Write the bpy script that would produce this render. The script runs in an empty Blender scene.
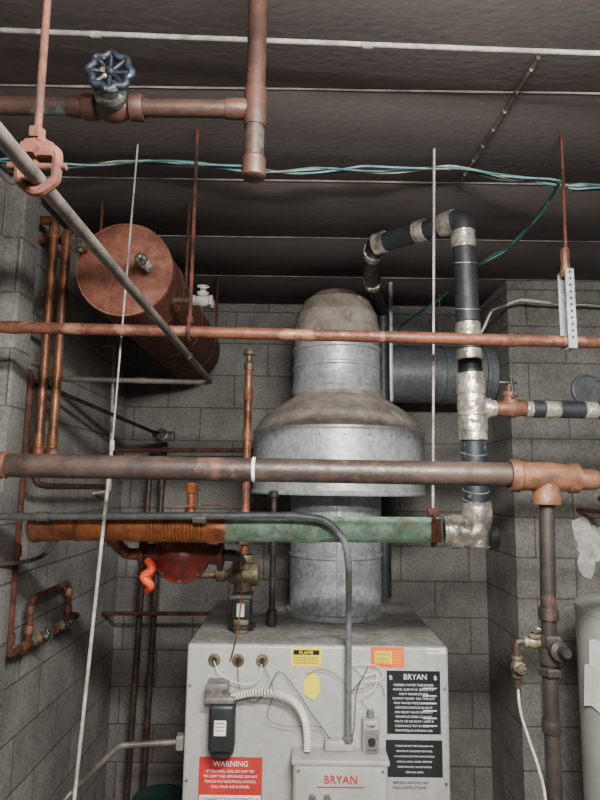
import bpy, bmesh, math, random
from mathutils import Vector, Matrix
random.seed(4)
S=bpy.context.scene
V=Vector
# ------------------------------------------------------------------ materials
def lin(h):
    h=h.lstrip('#'); o=[]
    for i in (0,2,4):
        c=int(h[i:i+2],16)/255
        o.append(c/12.92 if c<=.04045 else ((c+.055)/1.055)**2.4)
    return (*o,1)
def base(name):
    m=bpy.data.materials.new(name); m.use_nodes=True
    nt=m.node_tree; b=nt.nodes['Principled BSDF']
    return m,nt,b
def M(name,c1,c2=None,scale=8,rough=.5,metal=0,bump=0,bscale=None,lo=.4,hi=.6,stretch=(1,1,1),c3=None,emit=0,grime=None,gscale=30):
    m,nt,b=base(name); N=nt.nodes; L=nt.links
    b.inputs['Roughness'].default_value=rough; b.inputs['Metallic'].default_value=metal
    b.inputs['Base Color'].default_value=lin(c1)
    tc=N.new('ShaderNodeTexCoord'); mp=N.new('ShaderNodeMapping'); mp.inputs['Scale'].default_value=stretch
    L.new(tc.outputs['Object'],mp.inputs['Vector'])
    if c2:
        n=N.new('ShaderNodeTexNoise'); n.inputs['Scale'].default_value=scale; n.inputs['Detail'].default_value=8; n.inputs['Roughness'].default_value=.65
        L.new(mp.outputs[0],n.inputs['Vector'])
        r=N.new('ShaderNodeValToRGB'); e=r.color_ramp.elements
        e[0].position=lo; e[0].color=lin(c1); e[1].position=hi; e[1].color=lin(c2)
        if c3:
            x=r.color_ramp.elements.new(min(.98,hi+.08)); x.color=lin(c3)
        L.new(n.outputs['Fac'],r.inputs[0])
        if grime is None: grime=.4 if bump else 0
        if grime:
            g=N.new('ShaderNodeTexNoise'); g.inputs['Scale'].default_value=gscale; g.inputs['Detail'].default_value=10; g.inputs['Roughness'].default_value=.75
            L.new(mp.outputs[0],g.inputs['Vector'])
            gr=N.new('ShaderNodeValToRGB'); e=gr.color_ramp.elements; e[0].position=.38; e[0].color=(1-grime,)*3+(1,); e[1].position=.56; e[1].color=(1,1,1,1)
            L.new(g.outputs['Fac'],gr.inputs[0])
            mx=N.new('ShaderNodeMix'); mx.data_type='RGBA'; mx.blend_type='MULTIPLY'; mx.inputs[0].default_value=1
            L.new(r.outputs[0],mx.inputs[6]); L.new(gr.outputs[0],mx.inputs[7]); L.new(mx.outputs[2],b.inputs['Base Color'])
            ro=N.new('ShaderNodeMapRange'); ro.inputs['From Min'].default_value=.35; ro.inputs['From Max'].default_value=.65; ro.inputs['To Min'].default_value=min(1,rough+.18); ro.inputs['To Max'].default_value=max(.1,rough-.08)
            L.new(g.outputs['Fac'],ro.inputs['Value']); L.new(ro.outputs[0],b.inputs['Roughness'])
        else: L.new(r.outputs[0],b.inputs['Base Color'])
    if bump:
        n2=N.new('ShaderNodeTexNoise'); n2.inputs['Scale'].default_value=bscale or scale*6; n2.inputs['Detail'].default_value=5
        L.new(mp.outputs[0],n2.inputs['Vector'])
        bp=N.new('ShaderNodeBump'); bp.inputs['Strength'].default_value=bump; bp.inputs['Distance'].default_value=.004
        L.new(n2.outputs['Fac'],bp.inputs['Height']); L.new(bp.outputs[0],b.inputs['Normal'])
    if emit:
        b.inputs['Emission Color'].default_value=lin(c1); b.inputs['Emission Strength'].default_value=emit
    return m
def galv(name,c1,c2,rough=.42,metal=.75):
    m,nt,b=base(name); N=nt.nodes; L=nt.links
    tc=N.new('ShaderNodeTexCoord'); v=N.new('ShaderNodeTexVoronoi'); v.inputs['Scale'].default_value=60
    L.new(tc.outputs['Object'],v.inputs['Vector'])
    sx=N.new('ShaderNodeSeparateColor'); L.new(v.outputs['Color'],sx.inputs[0])
    n=N.new('ShaderNodeTexNoise'); n.inputs['Scale'].default_value=7; n.inputs['Detail'].default_value=8; n.inputs['Roughness'].default_value=.7; L.new(tc.outputs['Object'],n.inputs['Vector'])
    a=N.new('ShaderNodeMath'); a.operation='MULTIPLY_ADD'; a.inputs[1].default_value=.4; L.new(sx.outputs[0],a.inputs[0]); L.new(n.outputs['Fac'],a.inputs[2])
    r=N.new('ShaderNodeValToRGB'); e=r.color_ramp.elements; e[0].position=.38;e[0].color=lin(c1);e[1].position=.98;e[1].color=lin(c2)
    L.new(a.outputs[0],r.inputs[0]); L.new(r.outputs[0],b.inputs['Base Color'])
    b.inputs['Roughness'].default_value=rough; b.inputs['Metallic'].default_value=metal
    return m
def blockwall(name,axis,ca,cb,cm):
    m,nt,b=base(name); N=nt.nodes; L=nt.links
    tc=N.new('ShaderNodeTexCoord'); sp=N.new('ShaderNodeSeparateXYZ'); L.new(tc.outputs['Object'],sp.inputs[0])
    cb_=N.new('ShaderNodeCombineXYZ'); L.new(sp.outputs[axis],cb_.inputs[0]); L.new(sp.outputs[2],cb_.inputs[1])
    br=N.new('ShaderNodeTexBrick'); L.new(cb_.outputs[0],br.inputs['Vector'])
    br.inputs['Scale'].default_value=1; br.inputs['Brick Width'].default_value=.4; br.inputs['Row Height'].default_value=.2
    br.inputs['Mortar Size'].default_value=.006; br.inputs['Mortar Smooth'].default_value=1; br.inputs['Bias'].default_value=0
    br.inputs['Color1'].default_value=lin(ca); br.inputs['Color2'].default_value=lin(cb); br.inputs['Mortar'].default_value=lin(cm)
    n=N.new('ShaderNodeTexNoise'); n.inputs['Scale'].default_value=2.1; n.inputs['Detail'].default_value=10; n.inputs['Roughness'].default_value=.75; L.new(tc.outputs['Object'],n.inputs['Vector'])
    r=N.new('ShaderNodeValToRGB'); e=r.color_ramp.elements; e[0].position=.34;e[0].color=(.48,.46,.44,1);e[1].position=.66;e[1].color=(1.05,1.05,1.04,1)
    L.new(n.outputs['Fac'],r.inputs[0])
    f=N.new('ShaderNodeTexNoise'); f.inputs['Scale'].default_value=75; f.inputs['Detail'].default_value=6; f.inputs['Roughness'].default_value=.7; L.new(tc.outputs['Object'],f.inputs['Vector'])
    r2=N.new('ShaderNodeValToRGB'); e=r2.color_ramp.elements; e[0].position=.34;e[0].color=(.55,.55,.55,1);e[1].position=.58;e[1].color=(1,1,1,1)
    L.new(f.outputs['Fac'],r2.inputs[0])
    mx=N.new('ShaderNodeMix'); mx.data_type='RGBA'; mx.blend_type='MULTIPLY'; mx.inputs[0].default_value=1
    L.new(br.outputs['Color'],mx.inputs[6]); L.new(r.outputs[0],mx.inputs[7])
    m2=N.new('ShaderNodeMix'); m2.data_type='RGBA'; m2.blend_type='MULTIPLY'; m2.inputs[0].default_value=1
    L.new(mx.outputs[2],m2.inputs[6]); L.new(r2.outputs[0],m2.inputs[7]); L.new(m2.outputs[2],b.inputs['Base Color'])
    b.inputs['Roughness'].default_value=.92
    sb=N.new('ShaderNodeMath'); sb.operation='MULTIPLY_ADD'; sb.inputs[1].default_value=-.7; L.new(br.outputs['Fac'],sb.inputs[0])
    ml=N.new('ShaderNodeMath'); ml.operation='MULTIPLY'; ml.inputs[1].default_value=.5; L.new(f.outputs['Fac'],ml.inputs[0]); L.new(ml.outputs[0],sb.inputs[2])
    bp=N.new('ShaderNodeBump'); bp.inputs['Strength'].default_value=.8; bp.inputs['Distance'].default_value=.006
    L.new(sb.outputs[0],bp.inputs['Height']); L.new(bp.outputs[0],b.inputs['Normal'])
    return m

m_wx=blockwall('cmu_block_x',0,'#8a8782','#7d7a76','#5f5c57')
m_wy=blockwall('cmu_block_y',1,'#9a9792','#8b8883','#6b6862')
m_floor=M('concrete_floor','#8d8882','#77726c',3,.85,0,.3)
m_ceil=M('ceiling_concrete','#68605e','#504947',2.0,.9,0,.5,40,.32,.7,stretch=(.8,1.3,1),c3='#736a68',grime=.28,gscale=4)
m_seam=M('seam_grout','#989089','#6e6660',9,.9)
m_rust=M('rusty_iron','#5f3324','#38221b',14,.8,.1,.4,90)
m_oldcop=M('tarnished_copper','#84513b','#5c392d',9,.5,.3,.15,70,.42,.54,c3='#9b6d58')
m_oldcop2=M('tarnished_copper_patchy','#553a30','#3b2b25',9,.45,.3,.3,60,.42,.56,c3='#55695f')
m_cop=M('bright_copper','#ab673b','#7c4527',11,.38,.5,.1,60)
m_copd=M('dull_copper','#86573a','#5e3b28',11,.42,.4,.1,60)
m_green=M('copper_patina','#86a18b','#64836f',14,.6,.1,.25,60,.44,.56,c3='#8a7654')
m_black=M('black_iron_pipe','#3b332f','#282422',10,.5,.25,.3,70,c3='#553f35')
m_steelp=M('brown_steel_pipe','#57473f','#3b312c',7,.42,.25,.2,70,.4,.56,c3='#6f5146')
m_bronze=M('aged_bronze','#84593f','#5b3d2e',14,.5,.3,.4,60)
m_brass=M('dirty_brass','#80745a','#564c3d',16,.5,.4,.4,60)
m_cond=M('galvanized_conduit','#8a8580','#73706b',14,.42,.35,.1,60)
m_condd=M('grimy_conduit','#756d67','#57504a',10,.42,.35,.2,60)
m_white=M('white_dusty_paint','#b5b1a9','#8f8a82',20,.7,0,.3,60)
m_galv=galv('galvanized_sheet','#8b8d8e','#bcbfc1',.42,.4)
m_galvd=galv('galvanized_sheet_dull','#74777a','#a3a7a9',.5,.35)
m_ductg=galv('dark_duct','#55595c','#75797c',.5,.3)
m_dust=M('dusty_beige_metal','#968c80','#786f64',10,.85,.05,.5,80,c3='#a69d91',gscale=14,grime=.3)
m_foil=M('foil_tape','#dcd6c9','#968f80',20,.28,.7,1.0,55)
m_ins=M('black_insulation','#1f2125','#2a2d30',12,.5,0,.1,60)
m_insb=M('printed_jacket','#1e2228','#292f37',26,.5,0,.1,60,.46,.58,c3='#808890')
m_tank=M('red_oxide_tank','#703d2d','#522d21',5,.7,0,.15,40,.38,.6,c3='#7f4d3a')
m_tankf=M('tank_head_pink','#8c5845','#714233',6,.7,.0,.15,40,.4,.6,c3='#9c6c5b')
m_boil=M('boiler_enamel','#adaca6','#9f9e98',3,.45,.15,.05,30,c3='#b6b5af',grime=.14)
m_boilt=M('boiler_top','#928f88','#77736b',6,.6,.1,.2,40)
m_boxg=M('grey_box','#aaa9a4','#9b9a95',8,.45,.2,.05,grime=.1)
m_dk=M('black_plastic','#26282b','#1d1e20',10,.45)
m_ye=M('yellow_label','#e3d02a','#d6c024',8,.6)
m_or=M('orange_label','#e0662c','#d85523',8,.6)
m_rd=M('red_label','#b82a28','#a52623',8,.6)
m_blk=M('black_plate','#17181a','#202124',8,.4)
m_wt=M('white_label','#dcdad4','#cfccc5',10,.7)
m_txt=M('text_pale','#c9cbc9',None,rough=.6)
m_txd=M('text_dark','#26221e',None,rough=.6)
m_blue=M('blue_handwheel','#0f1621','#18222f',45,.5,.1,.3,80,.5,.62,c3='#9a9ea2')
m_grn=M('old_handwheel','#4b4a44','#2f302d',30,.6,.2,.3,80,c3='#c9c6bd')
m_redp=M('dark_red_pump','#6e251d','#4a1814',10,.4,.1,.2)
m_orh=M('orange_handle','#e0502c','#c9431f',10,.5)
m_wteal=M('wire_teal','#3f8574','#2f6a66',20,.6)
m_wblue=M('wire_pale_blue','#86a2a6','#547f8c',20,.6)
m_wdk=M('wire_dark_green','#1f3b38','#233f3f',20,.6)
m_wh=M('heater_enamel','#b2b1ac','#a5a39d',4,.4,.05)
m_plas=M('plaster_patch','#d3d0ca','#b8b4ac',14,.95,0,.8,40)

# ------------------------------------------------------------------ mesh builder
def frame(axis):
    a=V(axis).normalized(); return a.to_track_quat('Z','Y').to_matrix().to_4x4()
class Ob:
    def __init__(s,name): s.name=name; s.bm=bmesh.new(); s.mats=[]
    def mi(s,m):
        if m not in s.mats: s.mats.append(m)
        return s.mats.index(m)
    def merge(s,b2,m,mat=None):
        me=bpy.data.meshes.new('t'); i=s.mi(m)
        if mat is not None: bmesh.ops.transform(b2,matrix=mat,verts=b2.verts)
        for f in b2.faces: f.material_index=i; f.smooth=True
        b2.to_mesh(me); b2.free(); s.bm.from_mesh(me); bpy.data.meshes.remove(me); return s
    def box(s,lo,hi,m,bev=.003,seg=2,rot=None):
        b=bmesh.new(); lo=V(lo);hi=V(hi); c=(lo+hi)/2; d=hi-lo
        bmesh.ops.create_cube(b,size=1); bmesh.ops.scale(b,vec=d,verts=b.verts)
        if bev: bmesh.ops.bevel(b,geom=b.edges[:],offset=min(bev,min(d)*.45),segments=seg,affect='EDGES',profile=.5)
        mt=Matrix.Translation(c)
        if rot is not None: mt=mt@rot
        return s.merge(b,m,mt)
    def lathe(s,prof,loc,axis,m,seg=32):
        b=bmesh.new(); rings=[]
        for r,h in prof:
            if r<1e-6: rings.append([b.verts.new((0,0,h))])
            else: rings.append([b.verts.new((r*math.cos(2*math.pi*k/seg),r*math.sin(2*math.pi*k/seg),h)) for k in range(seg)])
        for A,B in zip(rings,rings[1:]):
            for k in range(seg):
                k2=(k+1)%seg
                if len(A)==1 and len(B)==1: continue
                if len(A)==1: b.faces.new((A[0],B[k2],B[k]))
                elif len(B)==1: b.faces.new((A[k],A[k2],B[0]))
                else: b.faces.new((A[k],A[k2],B[k2],B[k]))
        return s.merge(b,m,Matrix.Translation(V(loc))@frame(axis))
    def cyl(s,a,b_,r,m,seg=24,bev=.0):
        a=V(a);b_=V(b_);h=(b_-a).length; e=min(r*.12,h*.3)
        return s.lathe([(0,0),(r-e,0),(r,e),(r,h-e),(r-e,h),(0,h)],a,b_-a,m,seg)
    def tube(s,pts,r,m,bend=.03,seg=16,closed=False,cap=True,wob=0):
        P=[V(p) for p in pts]; out=[]
        n=len(P)
        if closed: out=P
        else:
            out=[P[0]]
            for i in range(1,n-1):
                a=(P[i-1]-P[i]); c=(P[i+1]-P[i]); la=a.length; lc=c.length; a.normalize(); c.normalize()
                ang=a.angle(c,0)
                if ang>3.1 or bend<=0: out.append(P[i]); continue
                t=min(bend/math.tan(ang/2) if ang>.01 else bend,la*.45,lc*.45)
                p0=P[i]+a*t; p1=P[i]+c*t
                for k in range(9):
                    u=k/8; out.append((p0*(1-u)**2)+(P[i]*2*u*(1-u))+(p1*u*u))
            out.append(P[-1])
        b=bmesh.new(); rings=[]; N=len(out)
        def tan(i):
            if closed: return (out[(i+1)%N]-out[i-1]).normalized()
            return (out[min(i+1,N-1)]-out[max(i-1,0)]).normalized()
        t=tan(0); up=V((0,0,1)) if abs(t.z)<.9 else V((0,1,0)); nrm=(up-t*up.dot(t)).normalized()
        for i in range(N):
            t=tan(i); nrm=(nrm-t*nrm.dot(t)).normalized(); bn=t.cross(nrm)
            rr=r*(1+wob*random.uniform(-1,1))
            rings.append([b.verts.new(out[i]+(nrm*math.cos(2*math.pi*k/seg)+bn*math.sin(2*math.pi*k/seg))*rr) for k in range(seg)])
        rng=range(N if closed else N-1)
        for i in rng:
            A=rings[i];B=rings[(i+1)%N]
            for k in range(seg): b.faces.new((A[k],A[(k+1)%seg],B[(k+1)%seg],B[k]))
        if cap and not closed:
            b.faces.new(list(reversed(rings[0]))); b.faces.new(rings[-1])
        bmesh.ops.recalc_face_normals(b,faces=b.faces)
        return s.merge(b,m)
    def band(s,p,axis,r,w,m,seg=24):
        a=V(axis).normalized(); e=w*.2
        return s.lathe([(r*.8,-w/2),(r*.95,-w/2),(r,-w/2+e),(r,w/2-e),(r*.95,w/2),(r*.8,w/2)],p,a,m,seg)
    def wrap(s,a,b_,r,m,seg=36):   # crumpled tape wrap
        a=V(a);b_=V(b_);h=(b_-a).length; n=max(4,int(h/.006)); mt=Matrix.Translation(a)@frame(b_-a); b=bmesh.new(); rings=[]
        for j in range(n+1):
            z=h*j/n; ro=r*(1+random.uniform(-.02,.03)); 
            rings.append([b.verts.new(mt@V((math.cos(2*math.pi*k/seg)*ro*(1+random.uniform(-.018,.018)),math.sin(2*math.pi*k/seg)*ro*(1+random.uniform(-.018,.018)),z+random.uniform(-.001,.001)))) for k in range(seg)])
        for A,B in zip(rings,rings[1:]):
            for k in range(seg): b.faces.new((A[k],A[(k+1)%seg],B[(k+1)%seg],B[k]))
        b.faces.new(list(reversed(rings[0]))); b.faces.new(rings[-1])
        return s.merge(b,m)
    def hexnut(s,p,axis,r,w,m):
        return s.lathe([(0,-w/2),(r*.9,-w/2),(r,-w/3),(r,w/3),(r*.9,w/2),(0,w/2)],p,axis,m,6)
    def wheel(s,c,axis,R,m,lobes=7,tr=.12,spokes=5):
        mt=Matrix.Translation(V(c))@frame(axis); pts=[]
        for k in range(96):
            a=2*math.pi*k/96; rr=R*(1-.08+.08*math.cos(lobes*a)); pts.append(mt@V((rr*math.cos(a),rr*math.sin(a),0)))
        s.tube(pts,R*tr,m,closed=True,seg=10)
        for k in range(spokes):
            a=2*math.pi*k/spokes; s.tube([mt@V((0,0,-R*.08)),mt@V((R*.9*math.cos(a),R*.9*math.sin(a),0))],R*.1,m,seg=8)
        s.lathe([(0,-R*.25),(R*.22,-R*.25),(R*.25,0),(R*.2,R*.12),(R*.1,R*.2),(0,R*.2)],c,axis,m,16)
        return s
    def valve(s,c,pipeaxis,stem,r,m,mw,R,L):
        c=V(c); pa=V(pipeaxis).normalized(); st=V(stem).normalized()
        s.lathe([(0,-r*2.6),(r*1.25,-r*2.6),(r*1.35,-r*2.4),(r*1.35,-r*1.8),(r*1.1,-r*1.6),(r*1.5,-r*.8),(r*1.7,0),(r*1.5,r*.8),(r*1.1,r*1.6),(r*1.35,r*1.8),(r*1.35,r*2.4),(r*1.25,r*2.6),(0,r*2.6)],c,pa,m,24)
        s.lathe([(r*1.2,0),(r*1.2,r*1.5),(r*1.5,r*1.6),(r*1.5,r*2.1),(r*.9,r*2.3),(r*.7,r*3.0),(0,r*3.0)],c,st,m,20)
        s.cyl(c,c+st*L,r*.28,m,12)
        s.wheel(c+st*L,st,R,mw)
        return s
    def text(s,t,x,z,y,size,m,align='LEFT',ext=.0006):
        cu=bpy.data.curves.new('txt','FONT'); cu.body=t; cu.size=size; cu.extrude=ext; cu.align_x=align; cu.resolution_u=2; cu.offset=size*.002
        o=bpy.data.objects.new('txt',cu); S.collection.objects.link(o)
        dg=bpy.context.evaluated_depsgraph_get(); me=o.evaluated_get(dg).to_mesh()
        b=bmesh.new(); b.from_mesh(me); o.evaluated_get(dg).to_mesh_clear()
        bpy.data.objects.remove(o); bpy.data.curves.remove(cu)
        return s.merge(b,m,Matrix.Translation(V((x,y,z)))@Matrix.Rotation(math.pi/2,4,'X'))
    def end(s,sharp=38):
        bmesh.ops.recalc_face_normals(s.bm,faces=s.bm.faces)
        for e in s.bm.edges:
            if len(e.link_faces)==2 and e.calc_face_angle(0)>math.radians(sharp): e.smooth=False
        me=bpy.data.meshes.new(s.name); s.bm.to_mesh(me); s.bm.free()
        for m in s.mats: me.materials.append(m)
        o=bpy.data.objects.new(s.name,me); S.collection.objects.link(o); return o
def cat(P,n=10):
    P=[V(p) for p in P]; Q=[P[0]*2-P[1]]+P+[P[-1]*2-P[-2]]; out=[]
    for i in range(1,len(Q)-2):
        for k in range(n):
            t=k/n; a,b,c_,d=Q[i-1:i+3]
            out.append(.5*((2*b)+(c_-a)*t+(2*a-5*b+4*c_-d)*t*t+(3*b-a-3*c_+d)*t**3))
    out.append(P[-1]); return out
CZ=2.85; WL=-1.048; WR=2.198
# ------------------------------------------------------------------ room shell
Ob('floor').box((-1.25,-1.7,-.1),(2.4,3.8,0),m_floor,0).end()
Ob('wall_back').box((-1.25,3.6,0),(2.4,3.8,CZ),m_wx,0).end()
Ob('wall_left').box((-1.25,-1.5,0),(-1.05,3.6,CZ),m_wy,0).end()
Ob('wall_pilaster').box((-1.05,2.02,0),(-.985,2.14,CZ),m_wx,.004).end()
Ob('wall_right').box((2.2,-1.5,0),(2.4,3.6,CZ),m_wy,0).end()
Ob('wall_front').box((-1.25,-1.7,0),(2.4,-1.5,CZ),m_wx,0).end()
w=Ob('wall_pier'); w.box((1.1,3.1,0),(2.2,3.6,CZ),m_wx,0)
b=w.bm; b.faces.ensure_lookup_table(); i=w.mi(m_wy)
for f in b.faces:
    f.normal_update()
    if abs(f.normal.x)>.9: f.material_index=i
w.end()
c=Ob('ceiling'); c.box((-1.25,-1.7,CZ+.006),(2.4,3.8,CZ+.2),m_seam,0)
y=-1.52
while y<3.7:
    c.box((-1.25,y+.005,CZ),(2.4,min(y+.504,3.8),CZ+.05),m_ceil,.004)
    c.tube([(-1.25+.1*k,y-.002+random.uniform(-.001,.001),CZ+.002+random.uniform(-.0015,.001)) for k in range(37)],.0038,m_seam,0,6)
    y+=.512
c.end()
# ------------------------------------------------------------------ boiler
o=Ob('boiler')
X0,X1,Y0,Y1,ZT=-.40,.556,2.30,3.15,1.165
o.box((X0+.012,Y0+.012,.06),(X1-.012,Y1,ZT-.012),m_boilt,.01)
o.box((X0,Y0+.004,.10),(X1,Y0+.03,ZT),m_boil,.016,4)
o.box((X0-.002,Y0+.02,ZT-.03),(X1+.002,Y1+.01,ZT),m_boilt,.012,3)
o.box((X0+.03,Y0+.05,0),(X1-.03,Y1-.05,.08),m_dk,.01)
F=Y0+.004
for x in (-.300,-.213,-.125):
    o.lathe([(0,.002),(.010,.002),(.013,.007),(.021,.006),(.023,0),(.0,0)],(x,F,1.11),(0,-1,0),m_brass,24)
    o.lathe([(0,.008),(.008,.008),(.009,.003)],(x,F,1.11),(0,-1,0),m_dk,16)
for x,z in ((-.385,1.02),(-.385,.7),(.54,1.02),(.54,.7)):
    o.lathe([(0,.004),(.004,.004),(.006,0)],(x,F,z),(0,-1,0),m_cond,12)
def plate(x0,z0,x1,z1,m,t=.0015): o.box((x0,F-t,z0),(x1,F+.001,z1),m,.0005,1)
FT=F-.0018
plate(-.02,1.092,.092,1.158,m_ye); plate(-.012,1.132,.084,1.150,m_blk,.0018)
o.text('FLAME',.036,1.135,FT-.0005,.018,m_ye,'CENTER')
for k in range(3): o.text('SAFEGUARD CONTROL',.036,1.120-.009*k,FT,.0085,m_txd,'CENTER')
plate(.272,1.093,.394,1.162,m_or)
o.box((.285,F-.002,1.105),(.35,F,1.15),m_ye,.0005,1); o.text('NOTICE',.29,1.135,FT-.0006,.014,m_rd)
for k in range(3): o.text('turn off gas valve',.288,1.123-.008*k,FT-.0006,.007,m_txd)
for k in range(5): o.text('see card',.353,1.148-.010*k,FT,.0085,m_ye)
b=bmesh.new(); pv=[(0,.05),(.028,.03),(.034,-.015),(.01,-.052),(-.026,-.03),(-.03,.01)]
vs=[b.verts.new((x,0,z)) for x,z in pv]; f=b.faces.new(vs); r_=bmesh.ops.extrude_face_region(b,geom=[f]); bmesh.ops.translate(b,vec=(0,.002,0),verts=[v for v in r_['geom'] if isinstance(v,bmesh.types.BMVert)])
o.merge(b,m_ye,Matrix.Translation(V((.056,F-.006,1.028))))
plate(.330,.866,.524,1.082,m_blk); plate(.337,1.046,.517,1.075,m_blk,.003)
o.text('B',.338,1.052,FT-.002,.022,m_txt); o.text('BRYAN',.433,1.053,FT-.0015,.027,m_txt,'CENTER'); o.text('B',.5,1.052,FT-.002,.022,m_txt)
rows=['FLEXIBLE WATER TUBE BOILER','MODEL CL90-W-GI  SERIAL 4127','INPUT 900,000 BTU/HR','OUTPUT 720,000  GAS TYPE NAT','MAX WATER PRESSURE 160 PSI','HEATING SURFACE 84 SQ FT','MIN RELIEF VALVE CAPACITY','MANIFOLD PRESS 3.5 IN WC','VOLTS 120 HZ 60 PH 1 AMPS 8','CLEARANCE TOP 24 SIDES 18','MONTICELLO INDIANA USA']
for k,t in enumerate(rows): o.text(t,.427,1.030-.0155*k,FT,.0105,m_txt,'CENTER')
for k in range(6): o.box((.46,F-.0024,.893+.0255*k),(.51,F,.897+.0255*k),m_txt,.0002,1)
plate(.325,.722,.528,.846,m_blk)
for k in range(6): o.text(['THIS BOILER MUST BE INSTALLED AND','SERVICED BY QUALIFIED PERSONNEL','IN ACCORDANCE WITH INSTRUCTIONS','AND ALL LOCAL CODES. IMPROPER','OPERATION MAY CAUSE DAMAGE','KEEP AREA CLEAR'][k],.427,.824-.0175*k,FT,.0078,m_txt,'CENTER')
plate(.478,1.142,.545,1.162,m_wt); o.text('PATENT',.482,1.147,FT,.012,m_txd)
plate(-.342,.60,-.116,.781,m_rd)
o.text('WARNING',-.229,.750,FT,.026,m_wt,'CENTER')
for k,t in enumerate(['IF YOU SMELL GAS, DO NOT TRY','TO LIGHT THIS APPLIANCE. DO NOT','TOUCH ANY ELECTRICAL SWITCH.','CALL YOUR GAS SUPPLIER.']): o.text(t,-.229,.730-.017*k,FT,.0115,m_wt,'CENTER')
o.box((-.338,F-.002,.60),(-.12,F,.655),m_wt,.0003,1)
for k,t in enumerate(['CONNECT THIS SYSTEM TO A','VENTED DRAFT DEVICE ONLY']): o.text(t,-.229,.636-.022*k,FT-.001,.015,m_txd,'CENTER')
o.text('BEFORE LIGHTING OFF',.35,.70,FT,.012,m_txd); o.text('READ INSTRUCTIONS',.35,.684,FT,.012,m_txd)
o.end()
o=Ob('burner_control_box'); F=Y0
o.box((-.006,F-.10,.45),(.318,F+.002,.812),m_boxg,.012,3)
o.box((.002,F-.104,.46),(.31,F-.098,.80),m_boxg,.004)
o.box((-.012,F-.106,.80),(.324,F+.002,.820),m_boxg,.006)
o.text('BRYAN',.156,.748,F-.1055,.036,m_rd,'CENTER',.002)
o.box((.075,F-.1055,.733),(.237,F-.104,.737),m_rd,.0005,1)
for x in (.06,.11): o.lathe([(0,.01),(.010,.01),(.013,0)],(x,F-.104,.70),(0,-1,0),m_cond,16)
for x,z in ((.012,.785),(.30,.785),(.3,.55),(.012,.55)): o.lathe([(0,.003),(.004,.003),(.006,0)],(x,F-.104,z),(0,-1,0),m_cond,10)
o.box((.104,F-.04,.82),(.21,F-.0,.855),m_boxg,.006)
o.end()
o=Ob('ignition_transformer')
o.box((-.302,F-.085,.825),(-.212,F-.012,.985),m_dk,.014,3)
o.lathe([(0,0),(.040,0),(.043,.006),(.043,.012),(0,.012)],(-.257,F-.05,.815),(0,0,1),m_dk,24)
o.box((-.318,F-.075,.985),(-.215,F-.01,1.005),m_cond,.004)
o.box((-.318,F-.07,1.0),(-.24,F+.003,1.05),m_cond,.006)
o.box((-.282,F-.087,.885),(-.240,F-.084,.935),m_wt,.001,1)
for k in range(3): o.box((-.278,F-.0875,.925-.012*k),(-.246,F-.086,.928-.012*k),m_rd,.0002,1)
for x in (-.305,-.25): o.lathe([(0,.006),(.006,.006),(.009,0)],(x,F-.07,1.025),(0,-1,0),m_brass,12)
o.end()
o=Ob('flexible_conduit')
pts=[(-.225,F-.04,.998),(-.15,F-.055,1.018),(-.07,F-.06,1.018),(-.01,F-.06,.995),(.025,F-.06,.95),(.04,F-.055,.89),(.042,F-.05,.822)]
cp=cat(pts,8); o.tube(cp,.0085,m_condd,bend=.0,seg=14)
for k in range(0,len(cp)-1):
    o.lathe([(.008,-.0036),(.0125,-.0012),(.0125,.0012),(.008,.0036)],cp[k],cp[k+1]-cp[k],m_wt,16)
o.end()
o=Ob('aquastat_control')
o.box((.238,F-.05,.745),(.298,F+.002,.928),m_boxg,.006)
o.box((.243,F-.053,.78),(.293,F-.049,.9),m_cond,.002)
o.lathe([(0,.01),(.012,.01),(.014,0),(0,0)],(.268,F-.052,.86),(0,-1,0),m_dk,20)
o.text('TEMP',.248,.905,F-.0515,.014,m_txd)
for k in range(4): o.text('160-240F',.247,.83-.014*k,F-.0535,.01,m_txd)
o.cyl((.268,F-.02,.928),(.268,F-.02,.955),.012,m_cond)
o.end()
o=Ob('control_wiring')
def wire(P,r,m): o.tube(cat(P,8),r,m,bend=0,seg=6)
wire([(-.30,F-.01,1.11),(-.27,F-.03,1.07),(-.2,F-.03,1.04),(-.14,F-.03,1.05),(-.125,F-.01,1.10)],.0018,m_wt)
wire([(-.213,F-.01,1.11),(-.20,F-.03,1.02),(-.15,F-.03,.98),(-.1,F-.02,1.02),(-.06,F-.02,1.08),(0,F-.02,1.02),(.05,F-.02,.95),(.12,F-.02,.86),(.13,F-.02,.85)],.0014,m_dk)
wire([(-.125,F-.01,1.11),(-.08,F-.03,1.02),(-.1,F-.03,.93),(-.03,F-.03,.9),(.08,F-.03,.9),(.12,F-.02,.86)],.0012,m_dk)
wire([(.21,F-.015,1.10),(.25,F-.02,1.07),(.29,F-.02,1.08),(.28,F-.03,1.03),(.24,F-.03,1.0),(.268,F-.02,.955)],.0018,m_wt)
wire([(.19,F-.01,1.0),(.23,F-.02,1.05),(.26,F-.02,1.1),(.22,F-.02,1.02),(.21,F-.02,.9),(.2,F-.02,.85)],.0013,m_dk)
wire([(.04,F-.01,1.07),(.1,F-.02,1.09),(.16,F-.02,1.06),(.2,F-.02,1.02),(.3,F-.02,1.04),(.32,F-.01,1.0)],.0012,m_cop)
wire([(.2,F-.01,1.1),(.24,F-.02,1.11),(.3,F-.02,1.1),(.31,F-.02,1.06),(.25,F-.02,1.05)],.0016,m_wt)
o.end()
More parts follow.
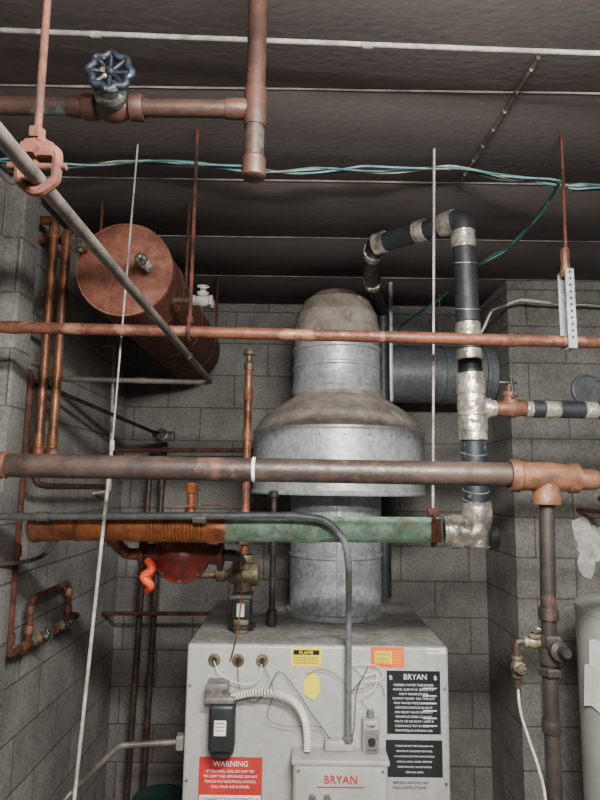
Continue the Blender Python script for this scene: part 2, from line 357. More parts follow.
# ------------------------------------------------------------------ flue
CX,CY=.178,2.9
o=Ob('draft_hood_flue')
o.lathe([(.228,1.165),(.228,1.185),(.214,1.19),(.214,1.42),(.219,1.425),(.219,1.435),(.214,1.44),(.214,1.80),(.2,1.80)],(CX,CY,0),(0,0,1),m_galvd,64)
o.box((CX-.008,CY-.222,1.19),(CX+.012,CY-.208,1.72),m_galvd,.002)
o.lathe([(.385,1.99),(.39,1.74),(.40,1.705),(.412,1.705),(.416,1.712),(.412,1.72),(.408,1.725),(.408,1.985),(.412,1.99),(.412,2.0),(.40,2.005)],(CX+.01,CY,0),(0,0,1),m_galv,80)
o.lathe([(.405,2.0),(.375,2.05),(.32,2.10),(.26,2.14),(.222,2.165),(.222,2.18),(.205,2.18)],(CX+.008,CY,0),(0,0,1),m_dust,80)
o.lathe([(.21,1.78),(.30,1.80),(.39,1.86)],(CX,CY,0),(0,0,1),m_galvd,64)
o.lathe([(.208,2.165),(.216,2.18),(.222,2.20),(.215,2.21),(.212,2.30),(.217,2.305),(.217,2.315),(.212,2.32),(.210,2.385),(.217,2.39),(.217,2.405),(.205,2.41)],(CX,CY,0),(0,0,1),m_galv,64)
o.lathe([(.208,2.40),(.212,2.41),(.209,2.50),(.212,2.503),(.212,2.508),(.207,2.512),(.197,2.57),(.199,2.574),(.194,2.58),(.165,2.64),(.166,2.644),(.16,2.648),(.11,2.688),(.05,2.703),(0,2.706)],(CX,CY,0),(0,0,1),m_dust,64)
o.cyl((CX,CY,2.45),(CX,3.42,2.45),.175,m_dust,48)
o.band((CX,3.12,2.45),(0,1,0),.195,.02,m_galv,48)
o.lathe([(0,2.2),(.17,2.2),(.17,2.62),(0,2.64)],(CX,3.38,0),(0,0,1),m_galvd,48)
o.cyl((CX,3.36,2.375),(1.098,3.36,2.375),.160,m_ductg,56)
o.band((.47,3.36,2.375),(1,0,0),.170,.03,m_galv,56); o.band((.75,3.36,2.375),(1,0,0),.165,.012,m_ductg,56); o.band((1.03,3.36,2.375),(1,0,0),.168,.025,m_ductg,56)
for k in range(12):
    an=math.radians(180+15*k); o.lathe([(0,.003),(.003,.003),(.005,0)],(CX+.01+.408*math.cos(an),CY+.408*math.sin(an),1.96),(math.cos(an),math.sin(an),0),m_cond,8)
o.end()
o=Ob('duct_support_strut'); o.box((.475,3.15,2.18),(.495,3.17,CZ-.001),m_galv,.002); o.box((.475,3.15,2.18),(.495,3.38,2.195),m_galv,.002); o.end()
# ------------------------------------------------------------------ expansion tank
o=Ob('expansion_tank')
tx,tz=-.622,2.488; R=.166
o.lathe([(R,.03),(R,1.32),(R*.9,1.37),(R*.5,1.405),(0,1.41)],(tx,2.0,tz),(0,1,0),m_tank,64)
o.lathe([(0,-.006),(R*.5,-.002),(R*.9,.008),(R*.985,.02),(R+.003,.02),(R+.003,.04),(R,.042)],(tx,2.0,tz),(0,1,0),m_tankf,64)
o.band((tx,2.7,tz),(0,1,0),R+.002,.01,m_tank,64)
for yy in (2.25,3.1):
    o.band((tx,yy,tz),(0,1,0),R+.004,.03,m_rust,64)
    for sx in (-1,1): o.cyl((tx+sx*(R+.006),yy,tz),(tx+sx*(R+.006),yy,CZ-.004),.006,m_rust,10)
o.end()
o=Ob('tank_valve')
o.cyl((-.75,1.99,2.545),(-.75,1.95,2.545),.009,m_brass,12); o.valve((-.75,1.95,2.55),(.3,0,1),(.1,-1,-.1),.011,m_brass,m_grn,.022,.05)
o.cyl((-.75,1.96,2.55),(-.79,1.96,2.575),.009,m_brass,12); o.end()
o=Ob('tank_valve')
o.cyl((-.534,1.995,2.486),(-.534,1.95,2.486),.009,m_brass,12); o.valve((-.534,1.955,2.486),(.6,0,-.6),(.0,-1,-.1),.011,m_white,m_grn,.021,.05); o.end()
o=Ob('tank_drain_valve')
o.cyl((-.46,2.1,2.40),(-.33,2.06,2.392),.011,m_brass,14)
o.valve((-.35,2.055,2.39),(1,0,0),(.1,-.5,.8),.014,m_white,m_white,.02,.05)
o.tube([(-.335,2.055,2.39),(-.315,2.055,2.39),(-.315,2.055,2.36)],.01,m_brass,.01)
o.end()
# ------------------------------------------------------------------ overhead pipe with blue valve
o=Ob('overhead_copper_pipe'); P=(-.097,1.1)
o.cyl((P[0],P[1],2.35),(P[0],P[1],CZ),.0195,m_oldcop2,28)
o.lathe([(0,-.006),(.018,-.006),(.0235,-.002),(.0235,.035),(.0195,.04)],(P[0],P[1],2.345),(0,0,1),m_oldcop2,28)
o.band((P[0],P[1],2.49),(0,0,1),.0225,.085,m_oldcop2,28)
o.cyl((WL,1.1,2.486),(P[0],1.1,2.486),.0175,m_oldcop2,28)
o.band((-.135,1.1,2.486),(1,0,0),.0205,.04,m_oldcop2,28)
o.band((-.45,1.1,2.486),(1,0,0),.0205,.03,m_oldcop2,28)
o.end()
o=Ob('gate_valve')
o.lathe([(.018,-.06),(.024,-.06),(.026,-.055),(.026,-.035),(.02,-.03),(.027,-.015),(.03,0),(.027,.015),(.02,.03),(.026,.035),(.026,.055),(.024,.06),(.018,.06)],(-.378,1.1,2.486),(1,0,0),m_oldcop2,28)
ax=V((.09,-.97,.10)); c0=V((-.378,1.1,2.487))
o.lathe([(.026,0.018),(.026,.025),(.031,.027),(.031,.038),(.02,.042),(.014,.06),(0,.06)],c0,ax,m_grn,24)
o.cyl(c0+ax*.03,c0+ax*.1,.006,m_brass,12); o.wheel(c0+ax*.095+V((.012,0,0)),ax,.040,m_blue,8,.18,8)
o.end()
o=Ob('ceiling_conduit'); o.tube([(WL,1.3,2.825),(.5,1.3,2.782),(WR,1.3,2.74)],.006,m_white,seg=14,wob=.05)
for x in (-.5,.15,.8): o.band((x,1.3,2.811-.029*(x+.6)),(1,0,-.02),.0078,.025,m_white,14)
o.end()
o=Ob('ceiling_hanger_rod'); o.tube([(.599,1.40,2.842),(.57,2.02,2.84)],.007,m_condd,seg=10,wob=.2)
for k in range(7): o.lathe([(0,-.008),(.008,0),(0,.008)],(.597-.0044*k*1.0,1.44+.09*k,2.84),(1,.3,0),m_white,10)
o.end()
o=Ob('diagonal_conduit'); o.tube([(-.360,-1.49,2.155),(-.3605,2.41,2.155),(WL,2.41,2.163)],.0108,m_condd,.05,20)
o.band((-.360,1.9,2.155),(0,1,0),.0128,.04,m_condd); o.band((-.65,2.41,2.159),(1,0,0),.0128,.04,m_condd)
o.end()
o=Ob('clevis_hanger')
o.cyl((-.393,.825,2.2),(-.397,.825,CZ+.032),.0055,m_rust,12)
o.tube([(-.393,.825,2.245),(-.413,.825,2.225),(-.413,.825,2.185),(-.388,.825,2.165),(-.363,.825,2.185),(-.363,.825,2.225),(-.393,.825,2.245)],.0075,m_rust,.015,8)
o.box((-.412,.813,2.215),(-.366,.837,2.237),m_rust,.004); o.hexnut((-.394,.825,2.252),(0,0,1),.012,.015,m_rust); o.hexnut((-.394,.825,2.225),(0,-1,0),.012,.04,m_rust)
o.cyl((-.43,.825,2.205),(-.35,.825,2.205),.005,m_rust,10)
o.end().location=(.028,-.06,-.032)
o=Ob('copper_main_pipe')
o.cyl((WL,1.75,2.206),(WR,1.75,2.166),.0175,m_oldcop,24)
for x in (-.86,.62,1.4): o.band((x,1.75,2.2025-.0125*(x+.8)),(1,0,-.012),.0193,.05,m_oldcop,24)
o.end()
def ringhang(name,x,y,z,R,rodr,mr,mc,top=CZ,ytop=None):
    o=Ob(name); o.cyl((x,y,z+R),(x,ytop or y,top),rodr,mr,12)
    pts=[(x,y+math.sin(a)*R,z+math.cos(a)*R) for a in [2*math.pi*k/28 for k in range(28)]]
    o.tube(pts,.005,mc,closed=True,seg=8); o.hexnut((x,y,z+R+.012),(0,0,1),.011,.018,mc)
    return o
ringhang('pipe_hanger',-.334,1.75,2.198,.024,.006,m_rust,m_rust).end()
o=Ob('strap_hanger')
o.cyl((.805,1.75,2.44),(.81,1.75,CZ),.005,m_rust,12)
o.lathe([(0,-.045),(.014,-.045),(.017,-.03),(.012,0),(.015,.03),(.011,.045),(0,.045)],(.802,1.75,2.43),(0,0,1),m_bronze,8)
o.box((.788,1.722,2.16),(.814,1.726,2.40),m_galv,.0008,1,)
for k in range(11): o.lathe([(0,.003),(.0035,.003),(.0035,0)],(.801,1.7225,2.19+.02*k),(0,-1,0),m_dk,12)
o.box((.788,1.722,2.158),(.814,1.776,2.162),m_galv,.0008,1); o.box((.788,1.774,2.16),(.814,1.778,2.40),m_galv,.0008,1); o.box((.788,1.722,2.398),(.814,1.778,2.402),m_galv,.0008,1)
o.end()
o=Ob('steel_main_pipe'); Y=1.6
o.cyl((WL,Y,1.791),(.62,Y,1.783),.0315,m_steelp,36)
o.lathe([(.03,-.05),(.038,-.05),(.041,-.045),(.041,-.03),(.036,-.025),(.036,.025),(.03,.03)],(-.80,Y,1.79),(1,0,0),m_bronze,36)
o.band((-.12,Y,1.787),(1,0,0),.0335,.009,m_wt,36)
o.lathe([(.033,-.10),(.041,-.10),(.044,-.095),(.044,-.075),(.039,-.07),(.037,-.03),(.04,0),(.037,.03),(.036,.055),(.04,.06),(.04,.08),(.032,.083)],(.655,Y,1.778),(1,0,-.03),m_bronze,36)
o.lathe([(.036,0),(.034,.04),(.037,.045),(.037,.068),(.022,.07)],(.653,Y,1.775),(0,0,-1),m_bronze,32)
o.cyl((.73,Y,1.774),(WR,Y,1.765),.0225,m_steelp,28)
o.band((.76,Y,1.773),(1,0,0),.028,.05,m_bronze,28)
o.tube([(.653,Y,1.72),(.643,Y,1.35),(.637,Y,.05)],.0195,m_black,seg=24); o.cyl((.637,Y,.0),(.637,Y,.06),.03,m_black)
o.band((.6455,Y,1.43),(0,0,1),.025,.03,m_black); o.hexnut((.645,Y,1.365),(0,0,1),.034,.03,m_black); o.band((.645,Y,1.33),(0,0,1),.027,.045,m_black); o.hexnut((.644,Y,1.29),(0,0,1),.031,.02,m_black); o.band((.641,Y,1.16),(0,0,1),.024,.03,m_black)
o.lathe([(0,0),(.022,.01),(.024,.03),(.012,.035),(.012,.06),(0,.06)],(.648,Y-.01,1.345),(.2,-1,.1),m_black,18)
o.tube([(.645,Y,1.355),(.56,Y,1.362),(.56,Y,1.25)],.0085,m_oldcop2,.015,14)
o.valve((.605,Y,1.36),(1,0,0),(0,-.3,1),.010,m_brass,m_grn,.014,.035)
o.valve((.56,Y,1.30),(0,0,1),(0,-1,.1),.010,m_brass,m_brass,.012,.03)
o.end()
o=Ob('drain_hose'); o.tube(cat([(.56,Y,1.25),(.565,Y,1.19),(.58,Y-.01,1.13),(.598,Y-.015,1.07),(.607,Y-.03,1.0),(.603,Y-.035,.85),(.595,Y-.03,.5),(.59,Y,.02)]),.0036,m_white,0,12); o.end()
# ------------------------------------------------------------------ green supply pipe
o=Ob('copper_supply_pipe'); Y=1.95
o.cyl((-.83,Y,1.603),(-.25,Y,1.607),.0405,m_cop,40); o.cyl((-.25,Y,1.607),(.452,Y,1.612),.0405,m_green,40)
o.lathe([(0,-.012),(.03,-.010),(.046,0),(.048,.02),(.044,.025),(.044,.08),(.040,.085)],(-.845,Y,1.603),(1,0,0),m_copd,40)
for x in (-.70,-.60): o.band((x,Y,1.604),(1,0,0),.0435,.012,m_copd,40)
for k in range(16): o.band((-.47+.0115*k,Y,1.606),(1,0,0),.044,.0085,m_cop,40)
o.band((-.265,Y,1.607),(1,0,0),.0455,.07,m_cop,40); o.band((.02,Y,1.609),(1,0,0),.0435,.09,m_green,40)
o.cyl((-.345,Y,1.63),(-.345,Y,1.745),.013,m_cop,20); o.lathe([(.013,0),(.017,.003),(.017,.02),(.02,.024),(.02,.034),(0,.036)],(-.345,Y,1.715),(0,0,1),m_cop,20); o.band((-.345,Y,1.655),(0,0,1),.018,.03,m_cop,20)
o.end()
o=ringhang('pipe_clevis',.430,Y,1.611,.049,.0042,m_white,m_rust,ytop=1.84); o.box((.413,Y-.012,1.655),(.447,Y+.012,1.68),m_rust,.003)
o.box((.415,Y-.050,1.578),(.445,Y-.045,1.65),m_rust,.002); o.end()
o=Ob('vent_tube'); y=1.838; o.cyl((-.545,y,CZ),(-.573,y,1.85),.0030,m_white,10); o.cyl((-.573,y,1.86),(-.65,y,.3),.0052,m_white,14)
o.band((-.573,y,1.86),(0,0,1),.0075,.03,m_white,14); o.tube([(-.65,y,.305),(-.658,y,.1),(-.658,y,0)],.0052,m_white,.02,14)
o.end()
# ------------------------------------------------------------------ insulated pipe
o=Ob('insulated_hot_water_pipe'); r=.039
segs=[(2.60,2.29,m_ins,r),(2.29,2.235,m_foil,r*1.06),(2.235,2.20,m_ins,r),(2.20,2.165,m_foil,r*1.06),(2.165,2.12,m_ins,r),(2.12,1.90,m_foil,r*1.14),(1.90,1.815,m_insb,r*1.05),(1.815,1.785,m_foil,r*1.08),(1.785,1.68,m_insb,r*1.04)]
def px(z): return .55+(.022*(2.655-z)/1.05)
for a,b_,m,rr in segs:
    (o.wrap if m is m_foil else o.cyl)((px(a),Y,a),(px(b_),Y,b_),rr,m)
for z in (2.07,2.0,1.95): o.wrap((px(z),Y,z+.025),(px(z),Y,z-.02),r*1.2,m_foil)
for z in (1.86,1.74,1.71,2.50,2.34): o.tube([(px(z)+math.cos(t/8)*r*1.04,Y+math.sin(t/8)*r*1.04,z+.012*math.sin(t/8)) for t in range(50)],.002,m_foil,closed=True,seg=6)
o.tube([(px(2.59),Y,2.59),(.55,Y,2.655),(.50,2.0,2.662)],r*1.02,m_ins,.05,28)
o.wrap((.549,Y,2.61),(.549,Y,2.55),r*1.08,m_foil)
o.wrap((.525,Y+.018,2.658),(.49,2.008,2.660),r*1.07,m_foil)
o.tube([(.50,2.0,2.66),(.28,2.2,2.665),(.30,2.5,2.670),(.365,2.85,2.675),(.40,3.0,2.675),(.435,3.10,2.67),(.435,3.10,2.2),(.435,3.10,1.2)],r*.9,m_ins,.05,28)
for p,a in (((.30,2.18,2.665),(-.22,.2,0)),((.283,2.28,2.666),(.06,1,0)),((.325,2.65,2.672),(.18,1,0)),((.43,2.065,2.663),(-.22,.2,0))):
    a=V(a).normalized()*.022; o.wrap(V(p)-a,V(p)+a,r*1.03,m_foil)
o.tube([(.571,Y,1.685),(.573,Y,1.598),(.49,Y,1.61)],.046,m_foil,.05,32)
o.lathe([(0,.0),(.04,.0),(.046,.008),(.046,.03),(.0,.035)],(.60,Y,1.598),(1,0,0),m_ins,32)
o.cyl((.573,Y,1.56),(.573,Y,1.62),.04,m_foil,28); o.wrap((.48,Y,1.608),(.52,Y,1.607),.052,m_foil); o.wrap((.460,Y,1.61),(.485,Y,1.61),.047,m_foil)
o.wrap((.571,Y,1.70),(.572,Y,1.655),.047,m_foil)
z=2.005
o.wrap((.56,Y,z+.003),(.62,Y,z),.034,m_foil,28)
for a,b_,m in ((.62,.64,m_foil),(.64,.74,m_bronze),(.74,.76,m_foil),(.76,.80,m_ins),(.80,.85,m_foil),(.85,.93,m_ins),(.93,.97,m_foil),(.97,1.3,m_ins),(1.3,1.34,m_foil),(1.34,WR,m_ins)):
    (o.wrap if m is m_foil else o.cyl)((a,Y,z-.004*(a-.6)),(b_,Y,z-.004*(b_-.6)),.028 if m!=m_bronze else .018,m)
o.end()
o=Ob('branch_valve')
o.lathe([(.019,-.05),(.024,-.05),(.026,-.02),(.032,0),(.026,.02),(.024,.05),(.019,.05)],(.69,Y,z),(1,0,0),m_bronze,24)
o.lathe([(.024,0.015),(.022,.04),(.026,.042),(.026,.055),(.012,.06),(.01,.09),(0,.09)],(.69,Y,z),(0,-.1,1),m_bronze,20)
o.box((.65,Y-.02,z+.08),(.71,Y-.008,z+.088),m_dk,.002); o.cyl((.69,Y-.03,z+.03),(.69,Y-.015,z+.10),.006,m_dk,10)
o.end()
o=Ob('duct_hanger'); o.tube([(.80+.0,3.36+math.sin(a)*.168,2.375+math.cos(a)*.168) for a in [2*math.pi*k/40 for k in range(40)]],.004,m_cond,closed=True,seg=6); o.cyl((.8,3.36,2.54),(.8,3.36,CZ),.004,m_cond,8); o.end()
o=Ob('hanger_rod'); o.cyl((.80,2.9,1.9),(.80,2.9,CZ),.0032,m_cond,8); o.hexnut((.80,2.9,1.91),(0,0,1),.012,.02,m_cond); o.end()
# ------------------------------------------------------------------ pump and valves over boiler
o=Ob('circulator_pump'); pc=V((-.405,2.16,1.50))
o.lathe([(0,-.075),(.03,-.07),(.06,-.055),(.078,-.03),(.095,-.025),(.098,-.01),(.098,.01),(.095,.02),(.075,.03),(.06,.09),(.05,.10),(.05,.20),(.045,.22),(0,.225)],pc,(0,1,0),m_redp,40)
o.tube([pc+V((-.14,0,.0)),pc+V((0,0,.01)),pc+V((.14,0,0))],.035,m_redp,.02,24)
for sx in (-1,1): o.lathe([(0,-.008),(.052,-.008),(.055,0),(.052,.008),(0,.008)],pc+V((sx*.135,0,0)),(1,0,0),m_rust,28)
for k in range(8): o.hexnut(pc+V((.086*math.cos(k*.785),-.028,.086*math.sin(k*.785))),(0,1,0),.008,.012,m_rust)
o.tube([pc+V((.14,0,0)),(-.22,2.16,1.5),(-.22,2.40,1.45)],.02,m_black,.03,20)
o.tube([pc+V((-.14,0,0)),(-.60,2.16,1.5),(-.62,1.99,1.58)],.02,m_copd,.03,20)
o.end()
o=Ob('circuit_setter_valve'); c=V((-.235,2.5,1.385))
o.lathe([(0,-.20),(.010,-.20),(.012,-.10),(.024,-.095),(.028,-.06),(.02,-.05),(.032,-.035),(.046,0),(.04,.04),(.045,.05),(.045,.075),(.03,.08),(0,.08)],c,(1,0,.03),m_brass,28)
o.cyl((-.22,2.5,1.318),(-.22,2.5,1.45),.036,m_brass,28); o.band((-.22,2.5,1.45),(0,0,1),.046,.03,m_brass,28)
o.hexnut((-.22,2.5,1.42),(0,0,1),.05,.025,m_brass)
o.end()
o=Ob('lever_handle'); 
o.tube([(-.43,2.5,1.375),(-.50,2.30,1.41),(-.515,2.2,1.43)],.007,m_brass,.01,10)
o.tube(cat([(-.52,2.13,1.485),(-.500,2.12,1.455),(-.528,2.12,1.43),(-.505,2.13,1.40),(-.52,2.16,1.38)],5),.014,m_orh,0,12)
o.cyl((-.515,2.2,1.43),(-.515,2.13,1.43),.012,m_orh,12)
o.end()
o=Ob('low_water_cutoff')
o.box((-.258,2.44,1.225),(-.182,2.54,1.30),m_dk,.008); o.box((-.262,2.435,1.30),(-.178,2.545,1.315),m_cond,.003)
o.box((-.25,2.46,1.166),(-.19,2.53,1.225),m_brass,.006); o.hexnut((-.22,2.5,1.19),(0,0,1),.055,.02,m_dk)
o.box((-.236,2.432,1.235),(-.206,2.442,1.285),m_wt,.002)
o.end()
o=Ob('air_vent_riser')
o.cyl((-.218,2.5,1.465),(-.218,2.5,2.26),.0165,m_oldcop,24); o.tube([(-.218,2.5,1.75),(-.218,2.5,2.2)],.0168,m_copd,0,24)
o.lathe([(.016,-.04),(.021,-.038),(.021,-.01),(.013,0),(.013,.02),(.026,.028),(.026,.042),(.02,.05),(0,.05)],(-.218,2.5,2.265),(0,0,1),m_brass,20)
for zz in (1.62,1.79,1.95,2.12): o.band((-.218,2.5,zz),(0,0,1),.0205,.05,m_oldcop,24)
o.hexnut((-.218,2.5,1.52),(0,0,1),.036,.03,m_brass)
o.end()
o=Ob('relief_riser')
o.cyl((-.105,2.60,1.166),(-.105,2.60,1.71),.013,m_black,18); o.band((-.105,2.60,1.48),(0,0,1),.019,.05,m_black); o.band((-.105,2.60,1.2),(0,0,1),.022,.06,m_black)
o.lathe([(.013,0),(.02,.005),(.02,.03),(0,.035)],(-.105,2.60,1.69),(0,0,1),m_black)
o.end()
o=Ob('electrical_conduit')
o.tube([(WL,1.86,1.638),(-.02,1.86,1.656),(.09,1.86,1.645),(.145,1.865,1.58),(.157,1.89,1.50),(.187,2.25,1.30),(.187,2.262,.856)],.0110,m_ductg,.10,18)
o.band((.187,2.262,.865),(0,0,1),.017,.02,m_cond,18)
for x in (-.78,-.3): o.band((x,1.86,1.643),(1,0,0),.0145,.04,m_cond)
o.end()
o=Ob('copper_capillary'); o.tube(cat([(-.40,1.87,1.672),(-.3,1.95,1.68),(-.235,2.1,1.66),(-.21,2.2,1.54),(-.205,2.28,1.35),(-.22,2.29,1.2),(-.24,2.292,1.11)]),.003,m_oldcop,0,8); o.end()
# ------------------------------------------------------------------ left wall pipes
o=Ob('copper_riser_pair')
for x,zt in ((-.955,2.715),(-.905,2.69)):
    o.cyl((x,2.2,1.86),(x,2.2,zt),.0165,m_copd,24)
    for zz in (2.45,2.15,1.9): o.band((x,2.2,zz),(0,0,1),.0195,.045,m_copd,24)
    o.band((x,2.2,zt-.02),(0,0,1),.021,.05,m_oldcop,24)
o.tube([(-.955,2.2,2.70),(-.955,2.2,2.745),(WL,2.2,2.745)],.0165,m_copd,.03,20)
o.tube([(-.905,2.2,2.67),(-.905,2.2,2.70),(-.905,2.28,2.70),(WL,2.28,2.70)],.0165,m_oldcop,.02,20)
for x in (-.955,-.905): o.lathe([(0,0),(.02,0),(.023,.01),(.023,.04),(.017,.045)],(x,2.2,1.825),(0,0,1),m_oldcop,20)
o.tube([(-.955,2.2,1.84),(-.955,2.2,1.74),(-.95,2.3,1.73),(-.93,2.95,1.725)],.012,m_oldcop2,.03,16)
o.box((-1.048,2.2,2.3),(-.88,2.22,2.32),m_cond,.002)
o.end()
o=Ob('iron_drop_pipe')
o.tube([(WL,2.19,2.15),(-.998,2.19,2.15),(-1.004,2.19,1.145),(-1.0,2.27,1.145)],.0135,m_rust,.03,18)
for zz in (1.9,1.5,1.2): o.band((-1.001,2.19,zz),(0,0,1),.018,.04,m_rust)
o.end()
o=Ob('valve_manifold'); 
o.tube([(-1.0,2.275,1.145),(-1.0,2.85,1.145),(WL,2.85,1.145)],.0135,m_rust,.03,18)
o.tube([(-1.0,2.34,1.14),(-1.0,2.34,1.31),(-1.0,2.72,1.31),(-1.0,2.72,1.14)],.012,m_rust,.04,18)
for yy in (2.30,2.45,2.6,2.72): o.band((-1.0,yy,1.145),(0,1,0),.019,.045,m_bronze)
o.valve((-1.0,2.40,1.147),(0,1,0),(1,-.2,.5),.013,m_brass,m_grn,.026,.06)
o.valve((-1.0,2.62,1.147),(0,1,0),(1,-.2,.4),.013,m_brass,m_grn,.026,.06)
for zz in (1.2,1.27): o.band((-1.0,2.34,zz),(0,0,1),.017,.03,m_bronze); o.band((-1.0,2.72,zz),(0,0,1),.017,.03,m_bronze)
o.end()
o=Ob('branch_pipe')
o.tube([(WL,2.30,2.12),(-1.0,2.33,2.118),(-.745,3.28,2.0)],.009,m_black,.02,12)
o.valve((-.742,3.28,2.0),(1,0,0),(0,-1,.2),.022,m_cond,m_cond,.03,.07)
o.end()
o=Ob('return_riser'); o.cyl((-.768,3.42,1.98),(-.80,3.42,0),.0165,m_steelp,18)
for zz in (1.75,1.2,.7): o.band((-.78+.016*(1.4-zz)*-1,3.42,zz),(0,0,1),.022,.05,m_steelp)
o.tube([(-.768,3.42,1.97),(-.768,3.42,2.02),(-.768,3.597,2.02)],.0165,m_steelp,.03)
o.end()
o=Ob('return_riser'); o.cyl((-.842,3.42,1.86),(-.885,3.42,0),.0165,m_steelp,18); o.tube([(-.842,3.42,1.85),(-.842,3.42,1.9),(-.842,3.597,1.9)],.0165,m_steelp,.03); o.end()
o=Ob('wall_pipe_run')
o.cyl((WL,3.33,1.922),(-.20,3.33,1.933),.012,m_rust,16); o.cyl((WL,3.33,1.885),(-.20,3.33,1.895),.008,m_black,12); o.tube([(-.20,3.33,1.933),(-.17,3.33,1.933),(-.17,3.33,1.895),(-.2,3.33,1.895)],.010,m_rust,.015)
o.end()
o=Ob('wall_pipe_run'); o.tube([(WL,3.36,1.047),(-.284,3.36,1.057),(-.284,3.36,.3),(-.284,3.597,.3)],.011,m_rust,.03,16); o.end()
o=Ob('thin_white_riser'); o.tube([(WL,3.1,2.46),(-.985,3.1,2.46),(-.965,3.1,1.70),(WL,3.1,1.69)],.008,m_white,.02,12); o.end()
o=Ob('floor_conduit'); o.tube([(-1.0,2.0,0),(-1.0,2.0,.45),(-.79,2.3,.66),(-.63,2.3,.815),(-.403,2.33,.82)],.0105,m_condd,.04,16); o.box((-.43,2.31,.795),(-.403,2.35,.845),m_cond,.004); o.end()
o=Ob('flexible_grey_tube'); o.tube(cat([(-1.045,1.9,1.50),(-.975,2.05,1.475),(-.93,2.25,1.48),(-.95,2.45,1.56),(-1.038,2.6,1.57)]),.008,m_condd,0,12); o.end()
# ------------------------------------------------------------------ cables
def cab(name,P,rads):
    o=Ob(name)
    for i,(r,m) in enumerate(rads):
        Q=[]
        CP=cat(P,5)
        ph=random.uniform(0,6)
        for k,p in enumerate(CP): Q.append(p+V((0,.012*math.sin(k*.55+ph+i)+.004*i,-.004-.012*abs(math.sin(k*.41+ph*1.7)))))
        o.tube(cat(Q,3),r,m,bend=0,seg=8)
    return o.end()
cab('ceiling_cable_bundle',[(-1.04,1.9,2.83),(-.75,1.9,2.825),(-.486,1.9,2.84),(-.25,1.9,2.82),(-.011,1.9,2.812),(.25,1.9,2.82),(.497,1.9,2.832),(.7,1.9,2.80),(.867,1.9,2.783),(1.0,1.9,2.768),(1.6,1.9,2.8),(2.19,1.9,2.8)],[(.0034,m_wblue),(.003,m_wteal),(.003,m_white),(.003,m_wdk)])
cab('hanging_cable',[(.86,1.9,2.78),(.875,2.1,2.76),(.83,2.3,2.715),(.713,2.4,2.66),(.62,2.7,2.61),(.53,3.0,2.59),(.52,3.18,2.55)],[(.005,m_wdk),(.004,m_wteal)])
cab('wall_cable_bundle',[(.90,3.0,2.50),(.93,3.0,2.56),(.99,3.0,2.66),(1.08,3.0,2.705),(1.25,3.0,2.715),(1.55,3.0,2.70),(2.19,3.0,2.68)],[(.006,m_wt),(.005,m_cond),(.005,m_wt)])
# ------------------------------------------------------------------ wall pier details
o=Ob('wall_sleeve_cap'); o.lathe([(0,.012),(.07,.012),(.076,.02),(.083,.018),(.085,0),(0,0)],(1.50,3.099,2.258),(0,-1,0),m_ductg,48); o.end()
b=Ob('wall_patch'); bb=bmesh.new(); vs=[]
for k in range(28):
    a=2*math.pi*k/28; rr=.08*(1+.28*math.sin(3*a+1)+.12*random.uniform(-1,1)); vs.append(bb.verts.new((rr*math.cos(a),0,1.7*rr*math.sin(a))))
f=bb.faces.new(vs); q=bmesh.ops.extrude_face_region(bb,geom=[f]); bmesh.ops.translate(bb,vec=(0,-.006,0),verts=[v for v in q['geom'] if isinstance(v,bmesh.types.BMVert)])
b.merge(bb,m_plas,Matrix.Translation(V((1.47,3.099,1.47)))); b.end()
o=Ob('water_heater'); hx,hy=1.385,2.48; HR=.255
o.lathe([(0,0),(HR*.95,0),(HR*.95,.03),(HR,.04),(HR,1.26),(HR*1.01,1.262),(HR*1.01,1.285),(HR*.93,1.30),(HR*.3,1.31),(0,1.31)],(hx,hy,0),(0,0,1),m_wh,72)
for dx in (.04,.15): o.cyl((hx+dx,hy,1.3),(hx+dx,hy,1.62),.013,m_copd,16); o.band((hx+dx,hy,1.35),(0,0,1),.018,.04,m_brass)
o.tube([(hx+.04,hy,1.6),(hx+.04,hy,1.64),(hx+.04,3.097,1.64)],.013,m_copd); o.tube([(hx+.15,hy,1.6),(hx+.15,hy,1.70),(hx+.15,3.097,1.70)],.013,m_copd)
o.end()
o=Ob('service_papers')
for a0,a1,z0,z1,rr in ((192,232,.99,1.17,.004),(186,222,.92,1.07,.010)):
    bb=bmesh.new(); n=8; rows_=[]
    for j,zz in enumerate((z0,z1)):
        rows_.append([bb.verts.new((hx+(HR+rr+(.01 if j==0 and k in(0,n) else 0))*math.cos(math.radians(a0+(a1-a0)*k/n)),hy+(HR+rr)*math.sin(math.radians(a0+(a1-a0)*k/n)),zz+.01*math.sin(k))) for k in range(n+1)])
    for k in range(n): bb.faces.new((rows_[0][k],rows_[0][k+1],rows_[1][k+1],rows_[1][k]))
    o.merge(bb,m_wt)
o.end()
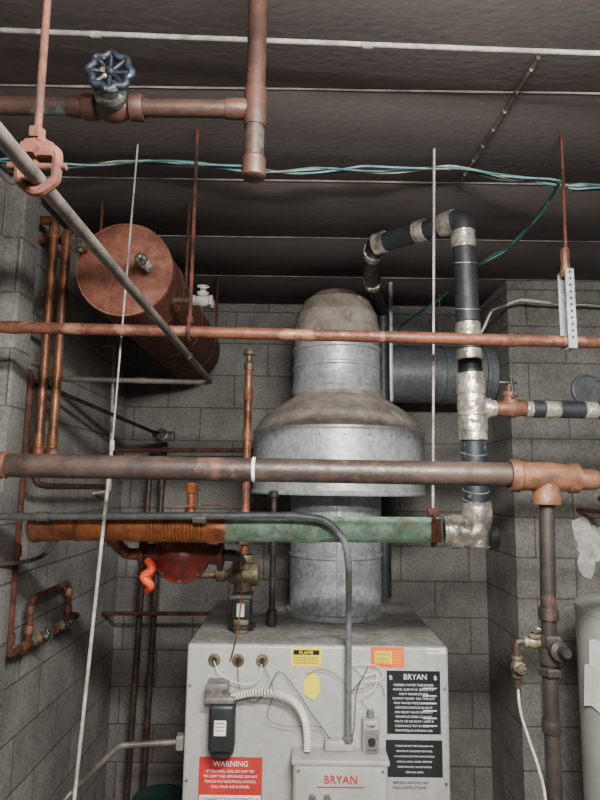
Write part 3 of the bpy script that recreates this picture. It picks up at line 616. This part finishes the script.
o=Ob('chemical_pail'); o.lathe([(0,0),(.10,0),(.105,.01),(.115,.33),(.122,.335),(.122,.36),(.11,.365),(0,.365)],(-.60,2.9,0),(0,0,1),m_wdk,40); o.lathe([(.1075,.08),(.1145,.29)],(-.60,2.9,0),(0,0,1),m_wblue,40); o.end()
# ------------------------------------------------------------------ lights (real fixtures behind / above the photographer)
m_tubeE=M('lamp_tube','#fffaf4',None,rough=.5,emit=45)
def fixture(x,y,z,W_):
    o=Ob('fluorescent_fixture'); o.box((x-.62,y-.05,z),(x+.62,y+.05,z+.04),m_wt,.006)
    for s in (-.065,.065): o.cyl((x-.59,y+s,z-.022),(x+.59,y+s,z-.022),.013,m_tubeE,12)
    for sx in (-.6,.6): o.box((x+sx-.01,y-.08,z-.04),(x+sx+.01,y+.08,z),m_wt,.002); o.cyl((x+sx*.8,y,z+.04),(x+sx*.8,y,CZ-.001),.004,m_cond,8)
    o.end()
    l=bpy.data.lights.new('lamp_light','AREA'); l.shape='RECTANGLE'; l.size=.7; l.size_y=.12; l.energy=W_; l.color=(1,.985,.96)
    lo=bpy.data.objects.new('lamp_light',l); S.collection.objects.link(lo); lo.location=(x,y,z-.045)
    return lo
l1=fixture(.35,.30,2.58,112); l1.rotation_euler=(math.radians(42),0,0)
l2=fixture(.3,-.9,2.58,75); l2.rotation_euler=(math.radians(55),0,0)
wd=bpy.data.worlds.new('world'); S.world=wd; wd.use_nodes=True; wd.node_tree.nodes['Background'].inputs[0].default_value=(.5,.5,.52,1); wd.node_tree.nodes['Background'].inputs[1].default_value=.3
# ------------------------------------------------------------------ camera
p=math.radians(8); rl=math.radians(.8)
R0=V((1,0,0));Fw=V((0,math.cos(p),math.sin(p)));U0=V((0,-math.sin(p),math.cos(p)))
Rr=R0*math.cos(rl)+U0*math.sin(rl); Uu=U0*math.cos(rl)-R0*math.sin(rl)
cd=bpy.data.cameras.new('camera'); cam=bpy.data.objects.new('camera',cd); S.collection.objects.link(cam)
mw=Matrix.Identity(4)
for i in range(3): mw[i][0]=Rr[i]; mw[i][1]=Uu[i]; mw[i][2]=-Fw[i]
mw[2][3]=1.75
cam.matrix_world=mw
cd.sensor_fit='VERTICAL'; cd.sensor_height=36; cd.lens=27; cd.clip_start=.02
S.camera=cam
